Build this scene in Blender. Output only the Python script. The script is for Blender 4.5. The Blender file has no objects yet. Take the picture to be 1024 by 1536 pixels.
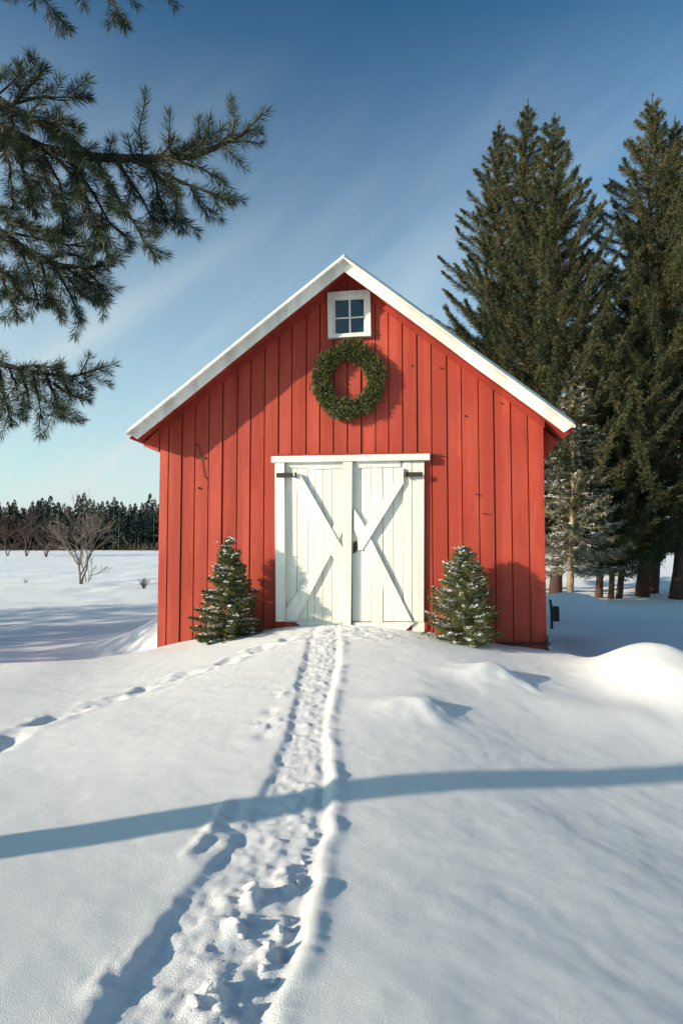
import bpy, math, random
import numpy as np
R = math.radians
scene = bpy.context.scene
col = scene.collection
# ------------------------------------------------------------------ camera, sky, sun, exposure
CAM_Z, FPX, PITCH = 1.6, 947.5, 0.053
cam = bpy.data.cameras.new('camera')
cam.sensor_fit = 'VERTICAL'; cam.sensor_height = 36.0; cam.sensor_width = 24.0
cam.lens = FPX / 1536.0 * 36.0
cam.clip_start = 0.05; cam.clip_end = 3000
cam_ob = bpy.data.objects.new('camera', cam); col.objects.link(cam_ob)
cam_ob.location = (0, 0, CAM_Z); cam_ob.rotation_euler = (math.pi / 2 + PITCH, 0, 0)
scene.camera = cam_ob
SUN_EL, SUN_AZ = R(15.8), R(66.0)            # azimuth of the sun, from -Y towards -X
sd = np.array([-math.sin(SUN_AZ) * math.cos(SUN_EL), -math.cos(SUN_AZ) * math.cos(SUN_EL), math.sin(SUN_EL)])
world = bpy.data.worlds.new('World'); scene.world = world; world.use_nodes = True
nt = world.node_tree; nt.nodes.clear()
out = nt.nodes.new('ShaderNodeOutputWorld'); bg = nt.nodes.new('ShaderNodeBackground')
sky = nt.nodes.new('ShaderNodeTexSky'); sky.sky_type = 'NISHITA'; sky.sun_disc = False
sky.sun_elevation = SUN_EL; sky.sun_rotation = math.atan2(sd[0], sd[1]) % (2 * math.pi)
sky.altitude = 100; sky.air_density = 1.0; sky.dust_density = 0.9; sky.ozone_density = 1.8
bg.inputs['Strength'].default_value = 0.15
# thin wisps of high cloud, laid on the sky directions
tc = nt.nodes.new('ShaderNodeTexCoord'); mp = nt.nodes.new('ShaderNodeMapping')
mp.vector_type = 'TEXTURE'; mp.inputs['Rotation'].default_value = (0.0, R(-40), R(12)); mp.inputs['Scale'].default_value = (1.3, 1.0, 0.22)
nz = nt.nodes.new('ShaderNodeTexNoise'); nz.inputs['Scale'].default_value = 1.9; nz.inputs['Detail'].default_value = 5
nz.inputs['Roughness'].default_value = 0.5; nz.inputs['Distortion'].default_value = 0.4
rp = nt.nodes.new('ShaderNodeMapRange'); rp.inputs['From Min'].default_value = 0.38; rp.inputs['From Max'].default_value = 0.74
rp.inputs['To Max'].default_value = 0.36; rp.interpolation_type = 'SMOOTHSTEP'
sep = nt.nodes.new('ShaderNodeSeparateXYZ'); nt.links.new(tc.outputs['Generated'], sep.inputs[0])
def mrange(sock, a, b, c, d):
    m = nt.nodes.new('ShaderNodeMapRange'); m.inputs['From Min'].default_value = a; m.inputs['From Max'].default_value = b
    m.inputs['To Min'].default_value = c; m.inputs['To Max'].default_value = d; nt.links.new(sock, m.inputs[0]); return m.outputs[0]
def mth(op, a, b):
    m = nt.nodes.new('ShaderNodeMath'); m.operation = op
    for k, v in enumerate((a, b)):
        if hasattr(v, 'links'): nt.links.new(v, m.inputs[k])
        else: m.inputs[k].default_value = v
    return m.outputs[0]
high = mrange(sep.outputs[2], 0.25, 0.64, 1.0, 0.02)      # the veil thins out towards the zenith
veil = mth('POWER', mrange(sep.outputs[2], -0.02, 0.70, 0.93, 0.0), 1.3)
mx = nt.nodes.new('ShaderNodeMix'); mx.data_type = 'RGBA'
mx.inputs[7].default_value = (3.25, 3.7, 3.75, 1)
nt.links.new(tc.outputs['Generated'], mp.inputs['Vector']); nt.links.new(mp.outputs[0], nz.inputs['Vector'])
nt.links.new(nz.outputs['Fac'], rp.inputs[0])
nt.links.new(mth('ADD', mth('MULTIPLY', rp.outputs[0], high), veil), mx.inputs[0])
pre = nt.nodes.new('ShaderNodeMix'); pre.data_type = 'RGBA'; pre.blend_type = 'MULTIPLY'; pre.inputs[0].default_value = 1; pre.inputs[7].default_value = (.172, .242, .221, 1)
gm = nt.nodes.new('ShaderNodeGamma'); gm.inputs[1].default_value = 1.75
post = nt.nodes.new('ShaderNodeMix'); post.data_type = 'RGBA'; post.blend_type = 'MULTIPLY'; post.inputs[0].default_value = 1; post.inputs[7].default_value = (5.1, 5.1, 5.1, 1); post.clamp_result = False
nt.links.new(sky.outputs[0], pre.inputs[6]); nt.links.new(pre.outputs[2], gm.inputs[0]); nt.links.new(gm.outputs[0], post.inputs[6])
nt.links.new(post.outputs[2], mx.inputs[6]); nt.links.new(mx.outputs[2], bg.inputs['Color']); nt.links.new(bg.outputs[0], out.inputs[0])
sun = bpy.data.lights.new('sun', 'SUN'); sun.energy = 5.0; sun.angle = R(0.9); sun.color = (1.0, 0.835, 0.65)
sun_ob = bpy.data.objects.new('sun', sun); col.objects.link(sun_ob)
from mathutils import Vector
sun_ob.rotation_euler = Vector((-sd[0], -sd[1], -sd[2])).to_track_quat('-Z', 'Y').to_euler()
vs = scene.view_settings; vs.view_transform = 'Standard'; vs.look = 'None'; vs.gamma = 1; vs.exposure = 0.52
scene.cycles.max_bounces = 6; scene.cycles.diffuse_bounces = 3; scene.cycles.transparent_max_bounces = 4
scene.cycles.use_denoising = True

# ------------------------------------------------------------------ helpers
def ray(px, py):
    """direction through a place in the photograph, scaled so that y = 1"""
    cp, sp = math.cos(PITCH), math.sin(PITCH)
    u, v = (px - 512) / FPX, -(py - 768) / FPX
    d = np.array([u, cp - v * sp, sp + v * cp]); return d / d[1]
def at(px, py, Y):
    d = ray(px, py); return np.array([0, 0, CAM_Z]) + d * Y
BX, BY, BYAW = 0.081, 9.732, -0.089
cb, sb = math.cos(BYAW), math.sin(BYAW)
def wl(px, py, off=0.0):
    """photograph -> barn front coordinates (x along the wall, z up) on the plane y = off"""
    d = ray(px, py); n = np.array([-sb, cb])                       # wall normal (into the barn)
    t = (n[0] * BX + n[1] * BY + off) / (n[0] * d[0] + n[1] * d[1])
    p = d * t; dx, dy = p[0] - BX, p[1] - BY
    return cb * dx + sb * dy, p[2] + CAM_Z

def hsh(ix, iy, seed):
    h = (ix.astype(np.int64) * 374761393 + iy.astype(np.int64) * 668265263 + seed * 974634777) & 0xffffffff
    h = ((h ^ (h >> 13)) * 1274126177) & 0xffffffff
    return ((h ^ (h >> 16)) & 0xffff) / 65535.0
def vn(x, y, seed=0):
    """smooth value noise in -1..1"""
    ix, iy = np.floor(x), np.floor(y); fx, fy = x - ix, y - iy
    fx = fx * fx * fx * (fx * (fx * 6 - 15) + 10); fy = fy * fy * fy * (fy * (fy * 6 - 15) + 10)
    a, b = hsh(ix, iy, seed), hsh(ix + 1, iy, seed); c, d = hsh(ix, iy + 1, seed), hsh(ix + 1, iy + 1, seed)
    return 2 * ((a * (1 - fx) + b * fx) * (1 - fy) + (c * (1 - fx) + d * fx) * fy) - 1
def fbm(x, y, seed=0, n=4):
    s, a = 0, 1.0
    for k in range(n):
        s = s + a * vn(x * 2 ** k + 17.3 * k, y * 2 ** k - 9.1 * k, seed + k); a *= .5
    return s / 1.9
def sst(a, b, x):
    t = np.clip((x - a) / (b - a), 0, 1); return t * t * (3 - 2 * t)

def link(name, me, mat=None, parent=None, smooth=False):
    o = bpy.data.objects.new(name, me); col.objects.link(o)
    if mat: me.materials.append(mat)
    if parent: o.parent = parent
    if smooth: me.polygons.foreach_set('use_smooth', np.ones(len(me.polygons), dtype=bool))
    return o
def tri_mesh(name, V, F):
    V = np.asarray(V, np.float32); F = np.asarray(F, np.int32); k = F.shape[1]
    me = bpy.data.meshes.new(name)
    me.vertices.add(len(V)); me.vertices.foreach_set('co', V.ravel())
    me.loops.add(F.size); me.loops.foreach_set('vertex_index', F.ravel())
    me.polygons.add(len(F)); me.polygons.foreach_set('loop_start', np.arange(0, F.size, k, dtype=np.int32))
    me.polygons.foreach_set('loop_total', np.full(len(F), k, np.int32))
    me.update(calc_edges=True); return me
class MB:
    def __init__(s): s.v, s.f = [], []
    def add(s, v, f):
        n = len(s.v); s.v += [tuple(map(float, p)) for p in v]; s.f += [tuple(i + n for i in q) for q in f]
    def prism(s, poly, y0, y1):
        """polygon in x-z (counter-clockwise seen from the front, -y) extruded from y0 (front) to y1"""
        n = len(poly)
        a = sum(poly[i][0] * poly[(i + 1) % n][1] - poly[(i + 1) % n][0] * poly[i][1] for i in range(n))
        if a < 0: poly = poly[::-1]
        v = [(x, y0, z) for x, z in poly] + [(x, y1, z) for x, z in poly]
        f = [tuple(range(n)), tuple(range(2 * n - 1, n - 1, -1))]
        f += [(i, n + i, n + (i + 1) % n, (i + 1) % n) for i in range(n)]
        s.add(v, f)
    def box(s, x0, x1, y0, y1, z0, z1): s.prism([(x0, z0), (x1, z0), (x1, z1), (x0, z1)], y0, y1)
    def tube(s, pts, rad, k=8, cap=True):
        pts = [np.array(p, float) for p in pts]; n = len(pts)
        rad = [rad] * n if np.isscalar(rad) else rad
        V, F = [], []; prev = None
        for i, p in enumerate(pts):
            t = pts[min(i + 1, n - 1)] - pts[max(i - 1, 0)]; t = t / (np.linalg.norm(t) + 1e-9)
            ref = prev if prev is not None else (np.array([0, 0, 1.]) if abs(t[2]) < .9 else np.array([1., 0, 0]))
            u = ref - t * ref.dot(t); u /= np.linalg.norm(u) + 1e-9; w = np.cross(t, u); prev = u
            for j in range(k):
                a = 2 * math.pi * j / k; V.append(p + rad[i] * (u * math.cos(a) + w * math.sin(a)))
        for i in range(n - 1):
            for j in range(k): F.append((i * k + j, i * k + (j + 1) % k, (i + 1) * k + (j + 1) % k, (i + 1) * k + j))
        if cap: F.append(tuple(range(k - 1, -1, -1))); F.append(tuple(range((n - 1) * k, n * k)))
        s.add(V, F)
    def build(s, name, mat=None, parent=None, bevel=0, smooth=False):
        me = bpy.data.meshes.new(name); me.from_pydata(s.v, [], s.f); me.update()
        if bevel:
            import bmesh
            bm = bmesh.new(); bm.from_mesh(me)
            bmesh.ops.recalc_face_normals(bm, faces=bm.faces)
            bmesh.ops.bevel(bm, geom=list(bm.edges), offset=bevel, segments=1, affect='EDGES', clamp_overlap=True)
            bm.to_mesh(me); bm.free()
        return link(name, me, mat, parent, smooth)
def empty(name, loc, rz=0):
    o = bpy.data.objects.new(name, None); col.objects.link(o); o.location = tuple(map(float, loc)); o.rotation_euler = (0, 0, rz); o.empty_display_size = .3
    return o
def tag(o, label=None, cat=None, group=None, kind=None):
    if label: o['label'] = label
    if cat: o['category'] = cat
    if group: o['group'] = group
    if kind: o['kind'] = kind
    return o

# ------------------------------------------------------------------ materials
def mat(name, c, rough=.7, spec=.3):
    m = bpy.data.materials.new(name); m.use_nodes = True
    b = m.node_tree.nodes['Principled BSDF']
    b.inputs['Base Color'].default_value = (*c, 1); b.inputs['Roughness'].default_value = rough
    b.inputs['Specular IOR Level'].default_value = spec
    return m, m.node_tree, b
def noise(t, scale, detail=4, rough=.55, stretch=(1, 1, 1), coord='Object', dist=0):
    tc = t.nodes.new('ShaderNodeTexCoord'); mp = t.nodes.new('ShaderNodeMapping'); n = t.nodes.new('ShaderNodeTexNoise')
    mp.inputs['Scale'].default_value = stretch
    n.inputs['Scale'].default_value = scale; n.inputs['Detail'].default_value = detail; n.inputs['Roughness'].default_value = rough
    n.inputs['Distortion'].default_value = dist
    t.links.new(tc.outputs[coord], mp.inputs[0]); t.links.new(mp.outputs[0], n.inputs['Vector'])
    return n.outputs['Fac']
def ramp(t, fac, stops):
    r = t.nodes.new('ShaderNodeValToRGB'); e = r.color_ramp.elements
    while len(e) < len(stops): e.new(.5)
    for k, (p, c) in zip(e, stops): k.position = p; k.color = (*c, 1)
    t.links.new(fac, r.inputs[0]); return r.outputs[0]
def mix(t, fac, a, b, mode='MIX'):
    m = t.nodes.new('ShaderNodeMix'); m.data_type = 'RGBA'; m.blend_type = mode
    for s, i in ((fac, 0), (a, 6), (b, 7)):
        if hasattr(s, 'links'): t.links.new(s, m.inputs[i])
        elif i == 0: m.inputs[0].default_value = s
        else: m.inputs[i].default_value = (*s, 1)
    return m.outputs[2]
def bump(t, b, fac, strength, dist, prev=None):
    n = t.nodes.new('ShaderNodeBump'); n.inputs['Strength'].default_value = strength; n.inputs['Distance'].default_value = dist
    t.links.new(fac, n.inputs['Height'])
    if prev: t.links.new(prev.outputs[0], n.inputs['Normal'])
    t.links.new(n.outputs[0], b.inputs['Normal']); return n

def snow_mat():
    m, t, b = mat('snow', (.83, .835, .85), .75, .2)
    n1 = bump(t, b, noise(t, 200, 2, .8), 1.0, .010)
    bump(t, b, noise(t, 34, 5, .7), .22, .008, n1)
    return m
def painted_wood(name, base, dark, pale, worn=.0, grain=(9, 9, .35)):
    m, t, b = mat(name, base, .62, .3)
    g = noise(t, 6, 6, .65, grain)
    big = noise(t, 1.1, 4, .6, (1.6, 1.6, .5))
    c = mix(t, ramp(t, g, [(.3, (0, 0, 0)), (.72, (1, 1, 1))]), dark, base)
    c = mix(t, ramp(t, big, [(.42, (0, 0, 0)), (.72, (.9, .9, .9))]), c, pale)
    bt = noise(t, 4.7, 1, .5, (1, .02, .02))
    c = mix(t, ramp(t, bt, [(.36, (.8, .8, .8)), (.54, (0, 0, 0))]), c, tuple(x * .72 for x in base))
    sp = noise(t, 26, 3, .6, (1, 1, .6))
    c = mix(t, ramp(t, sp, [(.70, (0, 0, 0)), (.78, (.55 + worn,) * 3)]), c, tuple(x * .45 for x in base))
    fine = noise(t, 20, 5, .7, (3, 3, .12))
    c = mix(t, ramp(t, fine, [(.50, (0, 0, 0)), (.72, (.7, .7, .7))]), c, tuple(x * .62 for x in base))
    sep_ = t.nodes.new('ShaderNodeSeparateXYZ'); tc_ = t.nodes.new('ShaderNodeTexCoord'); t.links.new(tc_.outputs['Object'], sep_.inputs[0])
    mr = t.nodes.new('ShaderNodeMapRange'); mr.inputs['From Min'].default_value = .1; mr.inputs['From Max'].default_value = .85; mr.inputs['To Min'].default_value = 1; mr.inputs['To Max'].default_value = 0
    t.links.new(sep_.outputs[2], mr.inputs[0])                       # weather splash near the foot of the wall
    spl = t.nodes.new('ShaderNodeMath'); spl.operation = 'MULTIPLY'; t.links.new(mr.outputs[0], spl.inputs[0]); t.links.new(noise(t, 5, 5, .7, (2, 2, .7)), spl.inputs[1])
    c = mix(t, ramp(t, spl.outputs[0], [(.30, (0, 0, 0)), (.62, (.55, .55, .55))]), c, tuple(x * .66 + .01 for x in base))
    t.links.new(c, b.inputs['Base Color'])
    n1 = bump(t, b, g, .5, .006)
    bump(t, b, noise(t, 30, 4, .6, (1.2, 1.2, .5)), .35, .004, n1)
    return m
def leaf_mat(name, a, b_, c_, scale=1.2):
    m, t, b = mat(name, a, .55, .25)
    n = noise(t, scale, 4, .65)
    c = ramp(t, n, [(.3, a), (.5, b_), (.72, c_)])
    t.links.new(c, b.inputs['Base Color'])
    return m
def bark_mat(name, a, c_):
    m, t, b = mat(name, a, .85, .2)
    n = noise(t, 12, 5, .65, (1.5, 1.5, .3))
    t.links.new(ramp(t, n, [(.3, a), (.7, c_)]), b.inputs['Base Color']); bump(t, b, n, .8, .02)
    return m
M = {}
M['snow'] = snow_mat()
M['red'] = painted_wood('red_paint', (.405, .050, .028), (.28, .032, .020), (.47, .078, .044))
M['dark_red'] = painted_wood('dark_red_paint_and_shade', (.34, .038, .024), (.25, .026, .018), (.38, .05, .03))
M['white'] = painted_wood('white_paint', (.80, .785, .72), (.66, .645, .58), (.83, .82, .77), -.25)
M['plank'] = painted_wood('door_plank_paint', (.79, .775, .71), (.60, .59, .53), (.83, .82, .77), -.1)
M['trim'] = painted_wood('trim_paint', (.76, .74, .68), (.68, .66, .60), (.80, .78, .73), -.3)
M['iron'] = mat('rusty_iron', (.035, .025, .02), .6, .4)[0]
M['glass'] = mat('window_glass', (.004, .030, .042), .06, .6)[0]  # teal base stands in for the sky reflected in the pane
M['roofing'] = mat('roofing', (.04, .042, .045), .8, .3)[0]
M['spruce'] = leaf_mat('spruce_needles', (.026, .038, .022), (.060, .067, .031), (.150, .130, .052))  # lightest tone puts warm sunlit edges into the needle colour
M['near'] = leaf_mat('pine_needles', (.022, .036, .020), (.034, .050, .024), (.055, .066, .030), 6)  # darkened tones put the shade of the tree's own crown into the colour
M['sapling'] = leaf_mat('sapling_needles', (.050, .072, .024), (.090, .102, .034), (.16, .150, .052), 9)
M['wreath'] = leaf_mat('wreath_leaves', (.040, .050, .018), (.080, .090, .028), (.16, .155, .055), 14)
M['frosted'] = leaf_mat('frosted_needles', (.050, .058, .030), (.14, .135, .080), (.62, .60, .55), 7)
M['fir'] = leaf_mat('far_fir', (.028, .040, .036), (.038, .054, .044), (.060, .074, .048), .25)  # lifted, slightly blue tones put a little distance haze into the colour
M['bark'] = bark_mat('bark', (.06, .042, .030), (.16, .115, .08))
M['redbark'] = bark_mat('dark_bark', (.045, .026, .020), (.10, .055, .042))
M['palebark'] = bark_mat('pale_bark', (.20, .15, .09), (.38, .30, .19))
M['twig'] = bark_mat('twig', (.14, .11, .09), (.28, .23, .19))
M['scrub'] = bark_mat('scrub', (.07, .045, .038), (.14, .095, .08))
M['post'] = bark_mat('post_wood', (.03, .025, .022), (.06, .05, .04))

# ------------------------------------------------------------------ the snow ground
def gau(x, y, cx, cy, sx, sy=None, sxr=None):
    sy = sy or sx; s = np.where(x > cx, sxr, sx) if sxr else sx
    return np.exp(-((x - cx) / s) ** 2 - ((y - cy) / sy) ** 2)
def h0(x, y):
    x = np.asarray(x, float); y = np.asarray(y, float)
    z = .41 * np.exp(-(x / 2.25) ** 2) * sst(2.5, 9.0, y) * (1 - sst(11.5, 16, y))
    side = sst(2.6, 4.0, np.abs(x))
    z += .07 * side * sst(3, 7.5, y) * (1 - sst(8.0, 10.5, y))
    z -= .42 * np.where(x < 0, 1, .9) * sst(8.0, 11.2, y - .25 * (np.abs(x) < 3.3)) * (1 - .55 * sst(12.5, 17.5, y)) * sst(2.7, 4.2, np.abs(x))
    z -= .25 * sst(10.5, 13, y) * (1 - sst(2.7, 4.2, np.abs(x)))
    z -= .42 * gau(x, y, -4.1, 10.7, 1.1, 1.1)
    z += .62 * gau(x, y, -3.1, 12.4, 1.35, 1.3)                                  # bank against the left wall
    z += 1.15 * sst(16, 120, y) + 0 * x
    z += .06 * fbm(x * .23 + 3, y * .23, 5, 2) * sst(10, 20, y)
    z += (.40 + .05 * fbm(x * 1.4, y * 1.4, 15, 3)) * np.exp(-(((x - 3.78) / .66) ** 2 + ((y - 7.5) / .85) ** 2) ** 1.25)                                  # hump right of the barn
    z += .45 * gau(x, y, 6.3, 17.5, 1.2, 1.0) + .30 * gau(x, y, 8.4, 14.0, 1.8, 1.2) + .2 * gau(x, y, 4.9, 12.0, .9, 1.2)
    z += .035 * fbm(x * .55 + 8, y * .55, 11, 3) * (1 - .5 * sst(8, 12, y))
    spl = .25 * np.log1p(np.exp(np.clip((x - .25) / .25, -30, 30))); z -= .17 * np.minimum(spl, 3.5) * (1 - sst(3.6, 7.4, y)) + .055 * np.clip(x + .3, -4, 0) * (1 - sst(2.6, 4.6, y)) + .05 * np.clip(x - .8, 0, 3.5) * sst(3.2, 6.0, y) * (1 - sst(6.5, 8.5, y))
    qx, qy = x + .14 * fbm(x * 2.3, y * 2.3, 17, 3), y + .14 * fbm(x * 2.3 + 9, y * 2.3, 19, 3)
    z += .13 * gau(qx, qy, 1.75, 7.0, .50, .28, .26)                              # small drifts with a steep lee
    z += .080 * gau(qx, qy, .72, 5.75, .40, .22, .21)
    z += .05 * gau(x, y, 2.9, 6.4, .9, .35, .35)
    z += .03 * fbm(x * .12 + y * .05, y * .5, 31, 3) * sst(18, 30, y) * 4
    return z
from functools import lru_cache
@lru_cache(None)
def ground(px, py):
    d = ray(px, py); t = np.geomspace(1.2, 150, 6000)
    P = d[None] * t[:, None]; gz = h0(P[:, 0], P[:, 1]); k = np.argmax(P[:, 2] + CAM_Z <= gz)
    return P[k, 0], P[k, 1]
TL = np.array(sorted([ground(*p)[::-1] for p in [(118, 1560), (250, 1370), (340, 1262), (392, 1195), (425, 1105), (440, 1045), (455, 990), (462, 955)]]))
TR = np.array(sorted([ground(*p)[::-1] for p in [(415, 1560), (455, 1440), (480, 1340), (493, 1260), (498, 1200), (496, 1120), (495, 1080), (505, 1030), (514, 985), (512, 955)]]))
def seg_d(x, y, pts):
    """distance to a polyline, and the run along it"""
    best = np.full(x.shape, 1e9); run = np.zeros(x.shape); acc = 0
    for (ax, ay), (bx, by) in zip(pts[:-1], pts[1:]):
        L = math.hypot(bx - ax, by - ay); t = np.clip(((x - ax) * (bx - ax) + (y - ay) * (by - ay)) / L ** 2, 0, 1)
        d = np.hypot(x - ax - t * (bx - ax), y - ay - t * (by - ay)); k = d < best
        best = np.where(k, d, best); run = np.where(k, acc + t * L, run); acc += L
    return best, run
FOOT = [ground(*p) for p in [(-40, 1135), (40, 1092), (110, 1066), (200, 1040), (280, 1010), (335, 995), (400, 968), (450, 955)]]
def h(x, y):
    z = h0(x, y)
    near = (y > 1) & (y < 10.2) & (np.abs(x) < 7)
    xs, ys = x[near], y[near]; d = np.zeros(xs.shape)
    wob = .035 * fbm(ys * 2.2, ys * 0 + 3, 41, 3) + .014 * fbm(ys * 13 + xs * 6, xs * 9, 43, 3)
    xl = np.interp(ys, TL[:, 0], TL[:, 1]) + wob; xr = np.interp(ys, TR[:, 0], TR[:, 1]) + .03 * fbm(ys * 3, ys * 0 + 8, 47, 3)
    w = np.maximum(xr - xl, .05); s = (xs - xl) / w
    fade = 1 - sst(7.6, 9.2, ys) * .7
    ins = sst(-.02, .06, xs - xl) * (1 - sst(-.10, .0, xs - xr))
    deep = .058 - .018 * sst(2.5, 5, ys)
    d -= deep * (.36 + .14 * sst(3.5, 5, ys) + .5 * sst(.70, .95, s)) * fade * ins
    d += .003 * np.exp(-((xs - xl + .05) / .07) ** 2)                            # soft left lip
    d += ((.016 - .004 * sst(3, 5.5, ys)) + .020 * np.maximum(fbm(ys * 6, ys * 0, 53, 3), -.8)) * fade * np.exp(-((xs - xr - .01) / np.where(xs > xr, .055, .05)) ** 2)
    lump = np.abs(fbm(xs * 11, ys * 9, 61, 4)); l2 = fbm(xs * 7.5, ys * 6.0, 67, 4); l3 = fbm(xs * 15, ys * 13, 69, 3)
    rough = sst(.20, .50, s + .14 * fbm(ys * 3, xs * 3, 71, 2)) * ins
    close = 1 - .8 * sst(2.9, 4.4, ys)
    d += rough * (close * (.015 * sst(.06, .30, l2) * (.8 + .5 * l3) + .011 * sst(.06, .30, l3)) + .019 * lump) + (.010 + .003 * sst(5, 7, ys)) * ins * fbm(xs * 15, ys * 15, 73, 4) + .006 * ins * fbm(xs * 7, ys * 5, 75, 3)
    crumb = np.exp(-((s - .27) / .05) ** 2) * ins
    d += .014 * crumb * np.maximum(fbm(xs * 22, ys * 22, 79, 2), 0)
    for (px, py, a, sx, sy) in [(318, 1492, .055, .05, .045), (290, 1508, .035, .03, .03), (378, 1345, .045, .03, .06), (352, 1392, .045, .035, .045), (420, 1395, .04, .03, .03), (402, 1425, .03, .04, .04)]:
        gx, gy = ground(px, py); d += a * np.exp(-(((xs - gx) / sx) ** 4 + ((ys - gy) / sy) ** 4)) * (.75 + .6 * fbm(xs * 22, ys * 20, 80, 3))
    # trampled snow before the door
    tr = sst(7.9, 8.7, ys) * np.exp(-((xs - .05) / .95) ** 4)
    d += .026 * tr * fbm(xs * 7, ys * 7, 83, 4)
    # foot track crossing from the left
    fd, fr = seg_d(xs, ys, FOOT)
    band = np.exp(-(fd / .20) ** 2)
    d += band * (.028 * fbm(xs * 7, ys * 7, 89, 3) - .012)
    fr2 = fr + .12 * vn(fr * 1.3, fr * 0, 7); step = np.abs(((fr2 / .58) % 1) - .5) * .58; off = .07 * np.where((fr2 / .58) % 2 < 1, 1, -1)
    sgn = np.interp(xs, [p[0] for p in FOOT], [p[1] for p in FOOT]) - ys; fd2 = np.abs(np.sign(sgn) * fd - off) + .04 * fbm(xs * 6, ys * 6, 91, 2)
    d -= (.036 + .016 * vn(np.floor(fr2 / .58), fr * 0, 9)) * np.exp(-(fd2 / .09) ** 2 - (step / .17) ** 4) - .02 * np.exp(-((fd - .15) / .06) ** 2 - (step / .2) ** 2)
    # broken edges left of the trail: a lip with a slump on its right
    for a, b, dep in [((285, 1292), (348, 1208), .013), ((140, 1520), (212, 1425), .008)]:
        pts = [ground(*a), ground(*b)]; (ax, ay), (bx, by) = pts
        L = math.hypot(bx - ax, by - ay); ux, uy = (bx - ax) / L, (by - ay) / L
        al = (xs - ax) * ux + (ys - ay) * uy; ac = (xs - ax) * uy - (ys - ay) * ux           # ac > 0: right side
        ac = ac + .025 * fbm(al * 9, al * 0 + 1, 97, 3)
        win = sst(-.05, .06, al) * (1 - sst(L - .02, L + .15, al))
        win = win * np.clip(.75 + .9 * fbm(xs * 7, ys * 7, 99, 3), 0, 2)
        d += win * (1.1 * dep * np.exp(-((ac + .03) / .035) ** 2) * (1 + .5 * fbm(xs * 18, ys * 18, 101, 2)) - dep * sst(-.01, .05, ac) * (1 - sst(.05, .34, ac)))
    for px, py in [(395, 1102), (405, 1066)]:
        gx, gy = ground(px, py); d -= .018 * gau(xs, ys, gx, gy, .05, .07)
    for px, py, sz in [(405, 1085, .22), (425, 1040, .13), (330, 1235, .20), (180, 1470, .16), (505, 1075, .08)]:
        gx, gy = ground(px, py); d += .024 * gau(xs, ys, gx, gy, sz * .7, sz) * fbm(xs * 11, ys * 10, 113, 4)
    d += .0045 * fbm(xs * 6, ys * 6, 103, 3)
    z = z.copy(); z[near] += d
    far = y > 10
    z[far] += (.014 + .045 * sst(15, 18, y[far])) * fbm(x[far] * .9, y[far] * 2.2, 107, 4) * sst(10, 14, y[far])
    sx, sy = x[far], y[far]
    z[far] += sst(20, 26, sy) * (1 - sst(40, 60, sy)) * .20 * np.abs(fbm(sx * .35, sy * .8, 109, 4))
    return z
def h1(x, y): return float(h(np.array([float(x)]), np.array([float(y)]))[0])
def grow(a, b, s0, g):
    r = [a]; s = s0
    while r[-1] < b: r.append(r[-1] + s); s *= g
    return r
xp = list(np.arange(-1.75, 1.2, .015)); xr_ = grow(1.2, 5.5, .02, 1.006) ; xr_ += grow(xr_[-1] + .06, 1500, .08, 1.09)
xn = grow(1.75, 7, .02, 1.004); xn += grow(xn[-1] + .06, 1500, .08, 1.07)
X = np.array(sorted([-v for v in xn[1:]] + xp + xr_))
ya = grow(1.4, 5.2, .015, 1.0009); ya += grow(ya[-1] + .02, 11, .022, 1.003); ya += grow(ya[-1] + .05, 1800, .07, 1.045)
yb = grow(-1.35, 400, .05, 1.15)
Y = np.array(sorted([-v for v in yb] + ya))
keep = np.concatenate([[True], np.diff(X) > 1e-4]); X = X[keep]
GX, GY = np.meshgrid(X, Y); GZ = h(GX.ravel(), GY.ravel())
V = np.stack([GX.ravel(), GY.ravel(), GZ], 1); nx, ny = len(X), len(Y)
i0 = (np.arange(ny - 1)[:, None] * nx + np.arange(nx - 1)[None]).ravel()
F = np.stack([i0, i0 + 1, i0 + nx + 1, i0 + nx], 1)
tag(link('snow_ground', tri_mesh('snow_ground', V, F), M['snow'], smooth=True), kind='structure')
print('terrain', len(V))

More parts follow.
